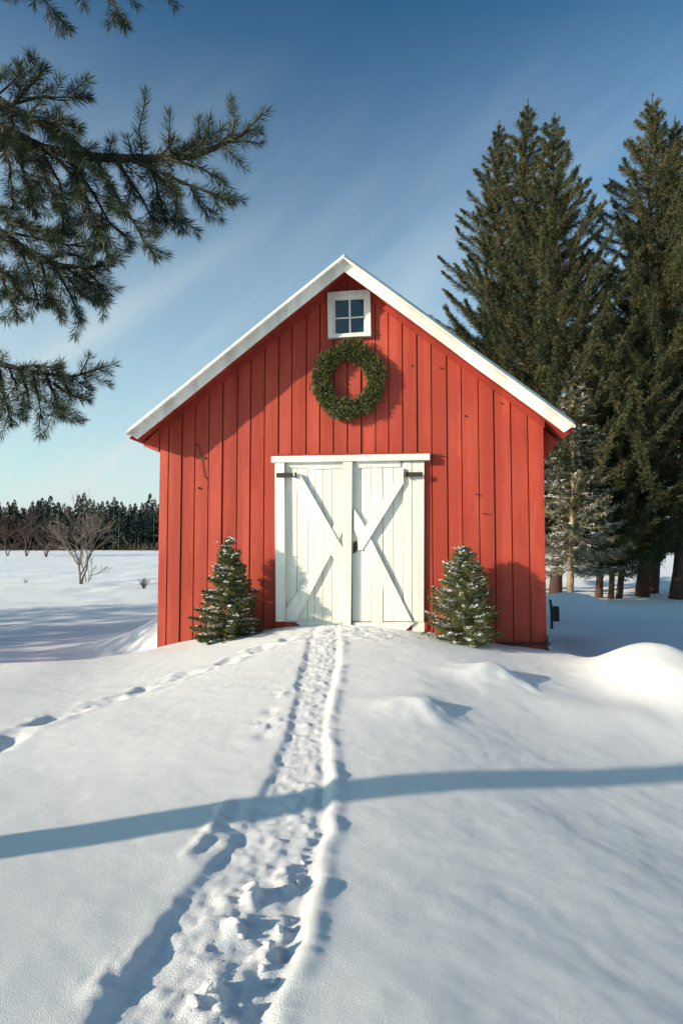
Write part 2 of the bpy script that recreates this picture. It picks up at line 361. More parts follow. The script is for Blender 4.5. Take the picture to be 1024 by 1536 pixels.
# ------------------------------------------------------------------ foliage helpers
def unit(a): return a / (np.linalg.norm(a, axis=-1, keepdims=True) + 1e-9)
def blades(P, D, L, W, rng):
    """one thin triangle per needle or needle tuft: base P, direction D, length L, width W"""
    n = len(P); D = unit(D); S = unit(np.cross(D, rng.normal(size=(n, 3))))
    L = np.broadcast_to(np.asarray(L, float).reshape(-1, 1), (n, 1)); W = np.broadcast_to(np.asarray(W, float).reshape(-1, 1), (n, 1))
    mid = P + D * L * .45
    Vv = np.stack([P, mid + S * W * .5, P + D * L, mid - S * W * .5], 1).reshape(-1, 3)
    return Vv, np.arange(4 * n).reshape(n, 4)
def conifer(name, base, H, rad, rng, top=.0, low=.06, e0=12, e1=45, nb=230, tw=20, nn=7, bl=.13, bw=.022, m=None, bark=None,
            trunk_r=None, prof=.75, snow=0, lean=(0, 0), droop=0, limbs=True, snow_s=.05, gap=0, plume=.30, core=.0, fwd=.9):
    m = m or M['spruce']; bark = bark or M['redbark']
    root = empty(name, base); P, D, L = [], [], []; wood = MB(); SP = []
    tr = trunk_r or H * .012
    def ax(z): return np.array([lean[0] * z + .03 * H * .15 * math.sin(z * .7), lean[1] * z, z])
    wood.tube([ax(z) for z in np.linspace(-.4, H, 14)], [tr * (1.25 if k == 0 else 1) * (1 - .93 * k / 13) for k in range(14)], 9)
    for i in range(nb):
        u = (i + rng.random()) / nb; u = 1 - (1 - u) ** .9
        z = H * (low + (1 - low) * u * .975)
        r = rad * ((1 - u) ** prof) * min(1, .55 + u * 4) * rng.uniform(.72, 1.15) + .03 * rad
        if gap and rng.random() < gap: continue
        az = i * 2.39996 + rng.normal() * .25
        a0, a1 = R(e0 + (e1 - e0) * u * .6 + rng.normal() * 6 - droop * (1 - u)), R(e1 + rng.normal() * 7)
        hd = np.array([math.cos(az), math.sin(az), 0]); t = np.linspace(0, 1, 9); el = a0 + (a1 - a0) * t ** 1.3
        st = r / 8; pts = [ax(z)]
        for k in range(8): pts.append(pts[-1] + st * (hd * math.cos(el[k]) + np.array([0, 0, math.sin(el[k])])))
        pts = np.array(pts)
        if limbs and r > .12 * rad: wood.tube(pts[[0, 2, 4, 6, 8]], [max(tr * .16 * (1 - .2 * k), .002 * H * .3) for k in range(5)], 4, False)
        nt_ = max(5, int(tw * r)); tt = np.sort(rng.uniform(.10, 1, nt_)); q = tt * 8; k = np.minimum(q.astype(int), 7); f = (q - k)[:, None]
        c = pts[k] * (1 - f) + pts[k + 1] * f; adir = unit(pts[k + 1] - pts[k])
        sidev = np.cross(adir, [0, 0, 1]); upv = np.cross(sidev, adir)
        ang = rng.uniform(0, 2 * math.pi, nt_)[:, None]
        lat = sidev * np.cos(ang) + upv * np.sin(ang) * .6
        tl = plume * (.25 + 1.1 * np.sin(np.clip(tt * 1.0 + .12, 0, 1) * math.pi) ** .7) * rng.uniform(.5, 1.3, nt_) * min(1, .35 + r / (.45 * rad))
        td = unit(adir * (fwd * rng.uniform(.6, 1.2, nt_))[:, None] + lat + np.array([0, 0, -.12]))
        g = np.repeat(np.arange(nt_), nn); w = rng.uniform(0, 1, len(g))[:, None]
        P.append(c[g] + td[g] * (tl[g][:, None] * w)); D.append(unit(td[g] + .65 * rng.normal(size=(len(g), 3)))); L.append(bl * rng.uniform(.6, 1.25, len(g)))
        if snow:
            for _ in range(rng.poisson(snow * max(1, nt_ / 14))):
                g2 = rng.integers(nt_ // 5, max(nt_ // 5 + 1, int(nt_ * .82))); ns = int(rng.integers(2, 9))
                SP.append(c[g2] + adir[g2] * rng.normal(size=(ns, 1)) * snow_s * 1.8 + rng.normal(size=(ns, 3)) * np.array([.6, .6, .25]) * snow_s + np.array([0, 0, tl[g2] * .35 + bl * .2]))
    if core:
        k = int(core); u = rng.uniform(low, .97, k); rr_ = rad * .30 * (1 - u) ** prof * np.sqrt(rng.uniform(0, 1, k)); a = rng.uniform(0, 6.283, k)
        P.append(np.stack([np.cos(a) * rr_, np.sin(a) * rr_, u * H], 1) + np.array([lean[0], lean[1], 0]) * (u * H)[:, None]); D.append(np.stack([np.cos(a), np.sin(a), rng.uniform(0, 1.6, k)], 1)); L.append(np.full(k, bl * 1.3))
    # leader shoot
    k = 160; z = H * rng.uniform(.90, 1.0, k); P.append(np.array([ax(v) for v in z])); D.append(np.stack([rng.normal(size=k) * .6, rng.normal(size=k) * .6, np.full(k, 1.)], 1)); L.append(np.full(k, bl * .9))
    P, D, L = np.concatenate(P), np.concatenate(D), np.concatenate(L)
    Vv, Ff = blades(P, D, L, bw, rng)
    wood.build('trunk', bark, root, smooth=True)
    link('crown', tri_mesh('crown', Vv, Ff), m, root)
    if snow: snow_lumps(np.concatenate(SP), snow_s, rng, root)
    return root
OCT = np.array([[1, 0, 0], [0, 1, 0], [-1, 0, 0], [0, -1, 0], [0, 0, .6], [0, 0, -.35]], float)
OF = np.array([[0, 1, 4], [1, 2, 4], [2, 3, 4], [3, 0, 4], [1, 0, 5], [2, 1, 5], [3, 2, 5], [0, 3, 5]])
def snow_lumps(SP, s, rng, root):
    n = len(SP); a = rng.uniform(0, 6.28, n); sc = s * rng.uniform(.4, 1.3, (n, 1, 1)) * np.stack([rng.uniform(.7, 1.5, n), rng.uniform(.6, 1, n), rng.uniform(.5, 1, n)], 1)[:, None]
    O = OCT[None] * sc; ca, sa = np.cos(a)[:, None], np.sin(a)[:, None]
    O = np.stack([O[..., 0] * ca - O[..., 1] * sa, O[..., 0] * sa + O[..., 1] * ca, O[..., 2]], -1) + SP[:, None]
    Fn = (OF[None] + 6 * np.arange(n)[:, None, None]).reshape(-1, 3)
    return tag(link('snow', tri_mesh('snow', O.reshape(-1, 3), Fn), M['snow'], root, True), kind='stuff')

# ------------------------------------------------------------------ the barn
rnd = random.Random(4)
barn = empty('barn', (BX, BY, 0), BYAW)
tag(barn, 'red board barn with white trim and white double doors in the snow', 'barn')
DEP, RZ, SL, OV = 5.0, 5.975, .785, .45
EW = 3.30
def top(x): return RZ - SL * abs(x)
# front: separate upright boards before a dark backing
seams = [237, 254, 273.5, 293, 313.6, 334, 356, 376, 396.6, 417.7, 437.7, 459, 479.6, 500, 521, 541.5, 563, 582.6, 603.7, 625.5, 647, 670, 692, 717, 740, 765, 791, 818.5]
sx = [wl(p, 640)[0] for p in seams]; sx[0], sx[-1] = -2.985, 2.985
w = MB()
for a, b in zip(sx[:-1], sx[1:]):
    g = .013 + rnd.random() * .010; a0, b0 = a + g * .5, b - g * .5; j = rnd.uniform(-.010, .010)
    zt = lambda x: top(x) - .15
    pl = [(a0, -.35), (b0, -.35), (b0, zt(b0))] + ([(0, zt(0))] if a0 < 0 < b0 else []) + [(a0, zt(a0))]
    w.prism(pl, j, .034)
    tw_ = rnd.uniform(-.008, .006)
    n = len(pl)
    for q in range(n):                                            # a slight twist of each board
        x_, y_, z_ = w.v[-2 * n + q]; w.v[-2 * n + q] = (x_, y_ + (tw_ if x_ > (a0 + b0) / 2 else -tw_), z_)
w.build('plank_wall', M['red'], barn, bevel=.003)
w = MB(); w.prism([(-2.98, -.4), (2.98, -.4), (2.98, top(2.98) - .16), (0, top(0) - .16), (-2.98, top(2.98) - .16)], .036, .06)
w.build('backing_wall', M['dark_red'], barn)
for s in (-1, 1):
    w = MB(); n = 30
    for k in range(n):
        y0, y1 = .062 + (DEP - .062) * k / n, .062 + (DEP - .062) * (k + 1) / n
        xx = s * 2.985; j = rnd.uniform(-.005, .005)
        w.box(min(xx, xx - s * .03) + j, max(xx, xx - s * .03) + j, y0 + .006, y1 - .006, -.8, top(3.0) - .10)
    w.build('side_wall', M['red'], barn, bevel=.003)
w = MB(); w.prism([(-2.95, -.8), (2.95, -.8), (2.95, top(2.95) - .16), (0, top(0) - .16), (-2.95, top(2.95) - .16)], DEP - .04, DEP)
w.build('rear_wall', M['red'], barn)
# roof, rake boards, soffits
w = MB()
for s in (-1, 1): w.prism([(0, RZ - .004), (s * EW, RZ - SL * EW - .004), (s * EW, RZ - SL * EW - .07), (0, RZ - .07)], -OV + .03, DEP + .3)
w.build('roof', M['roofing'], barn)
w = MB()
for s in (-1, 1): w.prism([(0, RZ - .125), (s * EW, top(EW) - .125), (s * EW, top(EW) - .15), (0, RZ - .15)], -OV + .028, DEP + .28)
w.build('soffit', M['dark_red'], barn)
for s in (-1, 1):
    n = 7; bend = [0] + [rnd.uniform(-.008, .008) for _ in range(n - 1)] + [0]
    xs = [s * EW * k / n for k in range(n + 1)]
    w = MB()
    up = [(x, top(x) - .07 + bend[k]) for k, x in enumerate(xs)]; dn = [(x * (1 if k < n else 1 - .13 / EW), top(x * (1 if k < n else 1 - .13 / EW)) - .262 + bend[k]) for k, x in enumerate(xs)]
    w.prism(up + dn[::-1], -OV - .0, -OV + .026)
    rb = w.build('rake_board', M['trim'], barn, bevel=.003)
    w = MB()                                                        # roof-edge moulding: sloped nose proud of the board
    prof = [(-OV + .05, .014), (-OV + .01, .010), (-OV - .105, -.084), (-OV - .10, -.104), (-OV - .003, -.104), (-OV + .05, -.09)]
    v = []
    for k, x in enumerate(xs):
        for (yy, dz) in prof: v.append((x, yy, top(x) + dz + bend[k]))
    q = len(prof); f = [(k * q + i, k * q + (i + 1) % q, (k + 1) * q + (i + 1) % q, (k + 1) * q + i) for k in range(n) for i in range(q)]
    f += [tuple(range(q)), tuple(range(n * q + q - 1, n * q - 1, -1))]
    if s > 0: f = [t_[::-1] for t_ in f]
    w.add(v, f); w.build('edge_moulding', M['trim'], rb)
    w = MB()                                                        # frieze under the soffit
    zf = lambda x: top(x) - .152
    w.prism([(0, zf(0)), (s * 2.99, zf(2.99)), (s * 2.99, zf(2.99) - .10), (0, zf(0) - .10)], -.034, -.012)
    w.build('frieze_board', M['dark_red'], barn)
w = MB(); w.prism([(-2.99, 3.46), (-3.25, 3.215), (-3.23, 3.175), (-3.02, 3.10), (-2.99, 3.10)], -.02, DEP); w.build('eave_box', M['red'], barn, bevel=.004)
w = MB(); w.prism([(2.99, 3.46), (3.25, 3.215), (3.20, 3.13), (3.10, 2.98), (2.99, 2.87)], .25, DEP); w.build('eave_box', M['dark_red'], barn, bevel=.004)  # darker red than the left box: its shade is put into the colour

# gable window
win = MB()
def quad(mb, pxs, off, y0, y1): mb.prism([wl(x, y, off) for x, y in pxs], y0, y1)
def frame(mb, o, i, y0, y1):
    for k in range(4):
        a, b = k, (k + 1) % 4; mb.prism([wl(*o[a]), wl(*o[b]), wl(*i[b]), wl(*i[a])], y0, y1)
oq = [(491.5, 441), (555.5, 436.5), (556.5, 506), (492.5, 509.5)]; iq = [(500, 449.5), (549, 446), (549.5, 500), (500.5, 503.5)]
frame(win, oq, iq, -.075, -.0); wo = win.build('window', M['trim'], barn, bevel=.004)
w = MB(); jq = [(503, 452), (545.5, 450), (546, 500.5), (503.5, 502)]
frame(w, iq, jq, -.055, -.005); w.build('frame', M['trim'], wo, bevel=.003)
w = MB(); quad(w, [(502, 451), (546.5, 449), (547, 501.5), (502.5, 503)], 0, -.022, -.012); w.build('pane', M['glass'], wo)
w = MB(); quad(w, [(523.2, 451), (525.8, 451), (526.4, 501), (523.8, 501)], 0, -.042, -.0235); quad(w, [(503, 478), (523.1, 476.8), (523.1, 478.8), (503, 480)], 0, -.040, -.0235)
quad(w, [(526, 476.7), (546, 475.5), (546, 477.5), (526, 478.7)], 0, -.040, -.0235)
w.build('muntin', M['trim'], wo, bevel=.002)

# double doors
w = MB(); quad(w, [(409, 686), (644, 682), (644, 691.5), (409, 695.5)], 0, -.125, -.012); w.build('lintel', M['white'], barn, bevel=.005)
w = MB(); quad(w, [(411, 682.5), (641, 679), (641, 681.4), (411, 685)], 0, -.06, -.012); w.build('drip_board', M['dark_red'], barn, bevel=.003)
def boards(pxs, y, jit):
    mb = MB()
    for a, b in zip(pxs[:-1], pxs[1:]):
        j = rnd.uniform(-jit, jit)
        (x0, z0), (x1, z1) = wl(a, 940), wl(b, 940); zt0 = wl(a, 694)[1]; zt1 = wl(b, 694)[1]
        x0 = wl(a, 815)[0]; x1 = wl(b, 815)[0]
        mb.prism([(x0 + .003, .30), (x1 - .003, .30), (x1 - .003, zt1), (x0 + .003, zt0)], y + j, y + .022)
    return mb
def P4(mb, pts, y0, y1): mb.prism([wl(x, y) for x, y in pts], y0, y1)
dl = boards([428, 446, 462, 472, 484, 498, 514.5], -.035, .004).build('door', M['plank'], barn, bevel=.0025)
w = MB(); P4(w, [(414, 694.6), (428, 694.4), (429.5, 931), (415, 931.5)], -.10, -.012); w.build('stile', M['white'], dl, bevel=.004)
w = MB(); P4(w, [(431, 695), (514, 693.5), (514, 703), (476, 704.5), (445, 702), (431, 702)], -.052, -.037); w.build('top_rail', M['white'], dl, bevel=.003)
w = MB(); P4(w, [(438.5, 717), (451, 711), (515, 822), (515, 859), (495, 828)], -.098, -.052); w.build('brace', M['white'], dl, bevel=.003)
w = MB(); P4(w, [(430, 930), (446, 930), (515, 797), (515, 762), (450, 884), (430, 912)], -.082, -.037); w.build('brace', M['white'], dl, bevel=.003)
dr = boards([528, 542, 557, 574, 590, 604, 617, 635.5], -.035, .004).build('door', M['plank'], barn, bevel=.0025)
w = MB(); P4(w, [(515, 694), (529, 693), (527, 942), (514, 942)], -.108, -.012); w.build('stile', M['white'], dr, bevel=.004)
w = MB(); P4(w, [(534, 693.5), (600, 692.5), (600, 701), (534, 702.5)], -.052, -.037); w.build('top_rail', M['white'], dr, bevel=.003)
w = MB(); P4(w, [(604, 693), (617, 692.8), (617.5, 932), (606, 932)], -.060, -.037); w.build('stile', M['white'], dr, bevel=.003)
w = MB(); P4(w, [(617.7, 693), (635.8, 692.5), (635, 932), (618, 932)], -.056, -.037); w.build('stile', M['white'], dr, bevel=.003)
w = MB(); P4(w, [(599, 711), (605, 703), (605, 726), (544, 825), (537.5, 825), (537.5, 806)], -.104, -.0615); w.build('brace', M['white'], dr, bevel=.003)
w = MB(); P4(w, [(531, 763), (543, 781), (618, 931), (601, 931), (531, 795)], -.088, -.037); w.build('brace', M['white'], dr, bevel=.003)
w = MB(); P4(w, [(443, 931.5), (512, 931.5), (512, 952), (470, 952)], -.075, -.040); P4(w, [(529, 933), (622, 932.5), (600, 952), (529, 952)], -.072, -.040); w.build('door_sill', M['white'], barn, bevel=.004)
w = MB(); P4(w, [(411, 932.5), (640, 931), (640, 945), (411, 945)], -.034, -.013); w.build('base_board', M['dark_red'], barn, bevel=.003)
# iron work
def hinge(parent, x0, x1, xk, y, yo):
    w = MB(); P4(w, [(x0, y - 3.2), (x1, y - 3.6), (x1, y + 3.0), (x0, y + 3.4)], yo - .014, yo)
    a = wl(xk, y); w.tube([(a[0], yo - .02, a[1] - .042), (a[0], yo - .02, a[1] + .042)], .017, 8)
    for xx in np.linspace(x0 + 3, x1 - 3, 3):
        b = wl(xx, y); w.tube([(b[0], yo - .022, b[1]), (b[0], yo, b[1])], .008, 6)
    w.build('strap_hinge', M['iron'], parent)
hinge(dl, 416.5, 441, 445, 714, -.1005); hinge(dr, 605, 633, 608, 713, -.1055)
w = MB(); P4(w, [(529.8, 815), (533.5, 811), (536, 813.5), (536, 826), (530, 831)], -.056, -.040); w.build('latch', M['iron'], dr, bevel=.002)
w = MB(); a = wl(534, 815); b = wl(537, 820); c = wl(535, 825); w.tube([(a[0], -.058, a[1]), (b[0], -.085, b[1]), (c[0], -.058, c[1])], .006, 6); w.build('handle', M['iron'], dr)
w = MB(); a = wl(644, 683); b = wl(663, 682.5); w.tube([(a[0], -.03, a[1]), (b[0], -.035, b[1])], .009, 6); c = wl(650, 683); w.tube([(c[0] - .02, -.04, c[1]), (c[0] + .04, -.045, c[1] + .005)], .014, 6); w.build('door_hook', M['iron'], barn)
w = MB(); pts = [wl(*p) for p in [(292, 667), (298, 668), (301, 680), (303, 697), (306, 713), (310, 719)]]
w.tube([(x, -.018, z) for x, z in pts], .006, 5); w.build('loose_wire', M['iron'], barn)
for px, py, r in [(296, 668, .014), (307, 687, .018), (298.5, 732, .017), (617, 549, .012), (660, 552, .012), (751, 605, .012), (697, 624, .016), (566, 502, .01)]:
    x, z = wl(px, py); w = MB(); w.tube([(x, -.024, z), (x, .0, z)], r, 8); w.build('bolt', M['iron'], barn)
w = MB(); pts = [wl(*p) for p in [(714, 741), (722, 742), (738, 776), (744, 770), (750, 783)]]
w.tube([(wl(722, 770)[0], -.014, wl(722, 770)[1]), (wl(735, 772)[0], -.018, wl(735, 772)[1])], .006, 5); w.build('bent_nail', M['iron'], barn); w = MB(); w.tube([(wl(712, 741)[0], -.014, wl(712, 741)[1]), (wl(720, 743)[0], -.02, wl(720, 743)[1])], .009, 5); w.build('bent_nail', M['iron'], barn)
w = MB(); a, b = wl(752, 961), wl(824, 966); w.box(a[0], b[0], -.06, -.02, .135, .165); w.build('base_rail', M['post'], barn, bevel=.004)
w = MB(); x, z = wl(818, 966); w.tube([(x, -.09, z + .01), (x, -.012, z + .01)], .03, 8); w.tube([(x, -.05, z - .12), (x + .01, -.05, z + .13)], .018, 6); w.tube([(x - .02, -.07, z - .08), (x + .03, -.07, z - .085)], .022, 6); w.build('rail_bolt', M['iron'], barn)

# ------------------------------------------------------------------ wreath
rng = np.random.default_rng(11)
cx, cz = wl(523, 573); Rm, rt = .430, .140
n = 17000; th = rng.uniform(0, 2 * math.pi, n); ph = rng.uniform(0, 2 * math.pi, n); rr = rt * np.sqrt(rng.uniform(.15, 1, n)) * (1 + .22 * vn(th * 4.5, th * 0, 5) + .15 * vn(th * 14, ph, 6))
er = np.stack([np.cos(th), 0 * th, np.sin(th)], 1); et = np.stack([-np.sin(th), 0 * th, np.cos(th)], 1); ey = np.array([0, -1, 0])
nrm = er * np.cos(ph)[:, None] + ey * np.sin(ph)[:, None]
P = er * Rm + nrm * rr[:, None] * np.array([1, .55, 1]) + np.array([cx, -.095, cz]) * np.array([1, 1, 1])
P[:, 2] = cz + (P[:, 2] - cz) * 1.06
D = unit(nrm * .8 + et * rng.choice([-1, 1], n, p=[.25, .75])[:, None] * .8 + .6 * rng.normal(size=(n, 3)))
Vv, Ff = blades(P, D, .058 * rng.uniform(.5, 1.35, n), .013 * rng.uniform(.7, 1.3, n), rng)
k = 900; tx, tz = wl(528, 520); Pt = np.stack([tx + rng.uniform(-.17, .17, k), rng.uniform(-.15, -.06, k), tz + rng.uniform(-.10, .09, k)], 1)
V2, F2 = blades(Pt, rng.normal(size=(k, 3)), .05, .012, rng)
Vv = np.concatenate([Vv, V2]); Ff = np.concatenate([Ff, F2 + len(Ff) * 4])
wr = empty('wreath', (BX, BY, 0), BYAW); tag(wr, 'round green evergreen wreath hung under the gable window', 'wreath')
link('greenery', tri_mesh('greenery', Vv, Ff), M['wreath'], wr)
w = MB(); w.tube([(cx + Rm * math.cos(a), -.085, cz + Rm * 1.06 * math.sin(a)) for a in np.linspace(0, 2 * math.pi, 40)], .06, 8, False); w.build('hoop', M['post'], wr)
w = MB(); hx, hz = wl(524, 512); w.tube([(hx, -.12, hz - .1), (hx, -.09, hz + .02)], .006, 6); w.build('hanger', M['iron'], wr)

# ------------------------------------------------------------------ small spruces by the doors
rng = np.random.default_rng(21)
def barn_pt(x, y): return BX + cb * x - sb * y, BY + sb * x + cb * y
x, z = wl(346, 950); bx, by = barn_pt(x * .955, -.46)
t = conifer('small_spruce', (bx, by, h1(bx, by) - .10), 1.62, .60, rng, low=.03, e0=-6, e1=22, nb=150, tw=230, nn=10, plume=.085, core=2500, fwd=1.0, bl=.034, bw=.0060, m=M['sapling'], bark=M['bark'], trunk_r=.025, prof=.85, snow=.55, snow_s=.026, gap=.12, droop=6)
tag(t, 'thin small spruce with layered branches beside the left door', 'tree', 'small spruces by the barn doors')
x, z = wl(699, 950); bx, by = barn_pt(x * .955, -.46)
t = conifer('small_spruce', (bx, by, h1(bx, by) - .12), 1.52, .62, rng, low=.03, e0=5, e1=25, nb=190, tw=110, nn=10, plume=.10, core=5000, gap=.03, bl=.034, bw=.0060, m=M['sapling'], bark=M['bark'], trunk_r=.025, prof=.62, snow=1.7, snow_s=.021)
tag(t, 'dense cone shaped small spruce flecked with snow, right of the doors', 'tree', 'small spruces by the barn doors')

# ------------------------------------------------------------------ tall spruces behind the barn, right
rng = np.random.default_rng(33)
def tall(name, px, py_top, Yd, rad, label, base_px=None, **kw):
    topp = at(px, py_top, Yd); gx = at(base_px if base_px else px, 880, Yd)[0]
    gz = h1(gx, Yd); H = topp[2] - gz
    for a_, b_ in dict(e0=10, e1=54, tw=42, nn=17, bl=.115, bw=.016, plume=.36, core=16000, fwd=1.8, prof=.90, droop=9).items(): kw.setdefault(a_, b_)
    kw.setdefault('lean', ((topp[0] - gx) / H, 0))
    t = conifer(name, (gx, Yd, gz - .05), H, rad, rng, **kw)
    return tag(t, label, 'tree', 'tall spruces right of the barn')
tall('tall_spruce', 748, 178, 24.0, 5.4, 'tall spruce nearest the barn roof, lowest of three close tops', low=.09, nb=195)
tall('tall_spruce', 790, 148, 23.0, 5.4, 'tall spruce with the middle and highest of three close tops', low=.09, nb=195)
tall('tall_spruce', 832, 166, 22.0, 5.6, 'broad tall spruce with long slanting plumes, right of the highest top', low=.09, nb=205)
tall('tall_spruce', 978, 138, 22.0, 5.9, 'tallest dark spruce at the right with the sharpest top', base_px=962, low=.09, nb=205)
tall('tall_spruce', 1012, 172, 23.0, 5.2, 'tall spruce just behind and right of the tallest one', base_px=976, low=.09, nb=195)
tall('tall_spruce', 1062, 150, 21.0, 5.3, 'tall spruce at the right picture edge, thick trunk in front of the others', base_px=1012, low=.09, nb=195)
tall('tall_spruce', 905, 430, 21.6, 3.1, 'shorter dark spruce filling the gap between the two tall groups', base_px=897, low=.09, nb=100)
tall('tall_spruce', 925, 520, 20.9, 2.3, 'short dark spruce with a straight thin trunk between the tall groups', base_px=915, low=.09, nb=80)
tall('tall_spruce', 958, 480, 21.2, 2.9, 'short dark spruce on a slanting trunk before the tallest one', base_px=927, low=.09, nb=90)
t = tall('snowy_spruce', 862, 548, 19.8, 2.0, 'slim snow dusted spruce on a pale sunlit trunk beside the barn corner', base_px=853, low=.14, nb=130, e0=-14, e1=28, tw=42, nn=10, plume=.30, core=3000, bl=.10, bw=.018, gap=.12, bark=M['palebark'], trunk_r=.125, snow=1.6, snow_s=.032, m=M['frosted'])

# ------------------------------------------------------------------ the pine whose limbs reach in from the left
rng = np.random.default_rng(5)
PT = np.array([-3.95, 2.35]); pz = h1(*PT)
pine = empty('pine_tree', (PT[0], PT[1], pz)); tag(pine, 'dark needled pine reaching in at the upper left of the sky', 'tree')
org = np.array([PT[0], PT[1], pz])
w = MB(); w.tube([(0.02 * math.sin(z), 0, z) for z in np.linspace(-.3, 9, 14)], [.155 - .010 * k for k in range(14)], 12); w.build('trunk', M['bark'], pine, smooth=True)
def pine_branch(stem, tr_h, Yd, subs, r0=.022, auto=1.0, spread=.10):
    """stem and subs are runs of places over the picture's left edge at about Yd metres; the stem starts at the trunk"""
    rr = random.Random(int(tr_h * 1000) + int(Yd * 100))
    pts = [org * np.array([1, 1, 0]) + np.array([0, 0, pz + tr_h])] + [at(x, y, Yd + dy) for x, y, dy in stem]
    wood = MB(); P, D, L = [], [], []
    def shoot(a, b, bend=None, r=.003, dens=1450, nl=.050):
        a, b = np.array(a), np.array(b); ln = np.linalg.norm(b - a); d = (b - a) / ln
        midp = (a + b) / 2 + rng.normal(size=3) * .05 * ln
        wood.tube([a, midp, b], [r, r * .85, r * .5], 5)
        k = max(12, int(dens * ln)); t = rng.uniform(.08, 1.0, k)[:, None]
        c = np.where(t < .5, a + (midp - a) * t * 2, midp + (b - midp) * (t - .5) * 2)
        u = unit(np.cross(np.broadcast_to(d, (k, 3)), rng.normal(size=(k, 3))))
        P.append(c); D.append(unit(d * (rng.uniform(.45, .75, (k, 1)) + .7 * t ** 3) + u * rng.uniform(.75, 1.0, (k, 1)))); L.append(nl * rng.uniform(.7, 1.15, k))
        k = 14; P.append(np.repeat(b[None] - d * .004, k, 0)); D.append(unit(d + .45 * rng.normal(size=(k, 3)))); L.append(nl * rng.uniform(.6, 1, k))
    def limb(pl, r, first=0, needles=True):
        pl = [np.array(p) for p in pl]
        wood.tube(pl, [r * (1 - .75 * k / (len(pl) - 1)) for k in range(len(pl))], 6)
        tot = 0
        for a, b in zip(pl[first:-1], pl[first + 1:]):
            ln = np.linalg.norm(b - a); n = max(1, int(round(ln / .072 * auto)))
            for k in range(n):
                c = a + (b - a) * (k + rr.random()) / n; d = (b - a) / ln
                s = np.cross(d, rng.normal(size=3)); s /= np.linalg.norm(s); s[1] *= 1.3
                e = c + (d * rr.uniform(.5, 1) + s * rr.uniform(.5, .9) + np.array([0, 0, -.15])) * rr.uniform(.07, .17) * (1 - .45 * (k + 1) / n * (b is pl[-1]))
                shoot(c, e, r=.0022)
            if needles: shoot(a, b, r=.0035, dens=850)
    limb(pts, r0, 1)
    for s in subs:
        dz = rr.uniform(-spread, spread); n = len(s)
        pl = [at(x, y, Yd + dz * k / max(1, n - 1)) for k, (x, y) in enumerate(s)]
        if n == 2: shoot(pl[0], pl[1], r=.004, dens=1150)
        else: limb(pl, .0075); shoot(pl[-2] + (pl[-1] - pl[-2]) * .4, pl[-1], dens=1500)
    P_, D_, L_ = np.concatenate(P), np.concatenate(D), np.concatenate(L)
    Vv, Ff = blades(P_, D_, L_, .0021, rng)
    wood.v = [tuple(np.array(v) - org) for v in wood.v]
    br = wood.build('branch', M['post'], pine, smooth=True)  # dark wood tone stands in for the crown's shade on the limbs
    link('needles', tri_mesh('needles', Vv - org, Ff), M['near'], br)
    print('needles', len(Ff))
pine_branch([(-80, 160, 0), (0, 193, 0), (62, 222, .02), (135, 236, 0), (215, 238, .02), (290, 235, 0), (345, 212, .03), (372, 196, .03)], 3.0, 2.35,
    [[(215, 236), (220, 142)], [(258, 236), (255, 172)], [(296, 230), (297, 180)], [(318, 222), (314, 178)], [(348, 210), (346, 151)], [(360, 203), (399, 167)], [(348, 213), (389, 216)], [(330, 220), (366, 252)],
     [(165, 235), (168, 210)], [(270, 234), (300, 212)], [(200, 235), (192, 208)], [(240, 236), (262, 212)],
     [(195, 240), (250, 262), (290, 280), (341, 301)], [(285, 278), (314, 326)], [(215, 240), (262, 290), (274, 345)], [(145, 238), (170, 285), (205, 340), (233, 385)], [(250, 238), (300, 252), (331, 268)],
     [(105, 238), (140, 290), (165, 335), (195, 362)], [(175, 240), (215, 300), (235, 345)], [(60, 222), (90, 275), (95, 345)], [(75, 226), (120, 275), (150, 350)], [(20, 202), (40, 270), (55, 320)],
     [(30, 206), (70, 260), (85, 310)], [(0, 195), (15, 250), (20, 310)], [(120, 236), (130, 300), (165, 385)], [(220, 240), (235, 275), (248, 330)]], r0=.030, auto=1.0)
pine_branch([(-90, 60, 0), (0, 152, 0), (55, 182, 0), (100, 205, 0), (140, 234, 0)], 3.35, 2.25,
    [[(10, 158), (60, 146), (131, 146)], [(25, 150), (55, 118), (68, 104)], [(0, 140), (30, 112)], [(50, 180), (95, 185), (118, 192)], [(0, 120), (12, 105)], [(40, 172), (60, 155)], [(15, 160), (20, 190), (10, 235)], [(70, 190), (90, 180)]], r0=.024, auto=1.3)
pine_branch([(-90, 300, 0), (0, 348, 0), (45, 378, 0), (90, 398, 0), (130, 402, 0), (165, 396, .02)], 2.6, 2.5,
    [[(0, 346), (50, 356), (95, 366), (148, 371)], [(140, 400), (190, 378)], [(120, 400), (150, 425), (160, 440)], [(90, 398), (120, 440), (140, 452)], [(80, 396), (105, 440), (121, 476)], [(60, 385), (70, 425), (70, 456)],
     [(30, 370), (45, 410), (58, 455)], [(0, 400), (10, 440), (28, 476)], [(-20, 380), (20, 420), (40, 445)], [(10, 352), (30, 330)], [(60, 360), (85, 345)], [(100, 368), (140, 356)], [(-10, 300), (20, 330), (45, 345)], [(95, 400), (130, 420), (145, 428)],
     [(30, 340), (70, 345), (110, 352)], [(110, 402), (135, 385)], [(70, 390), (100, 380), (130, 388)]], r0=.022, auto=1.15)
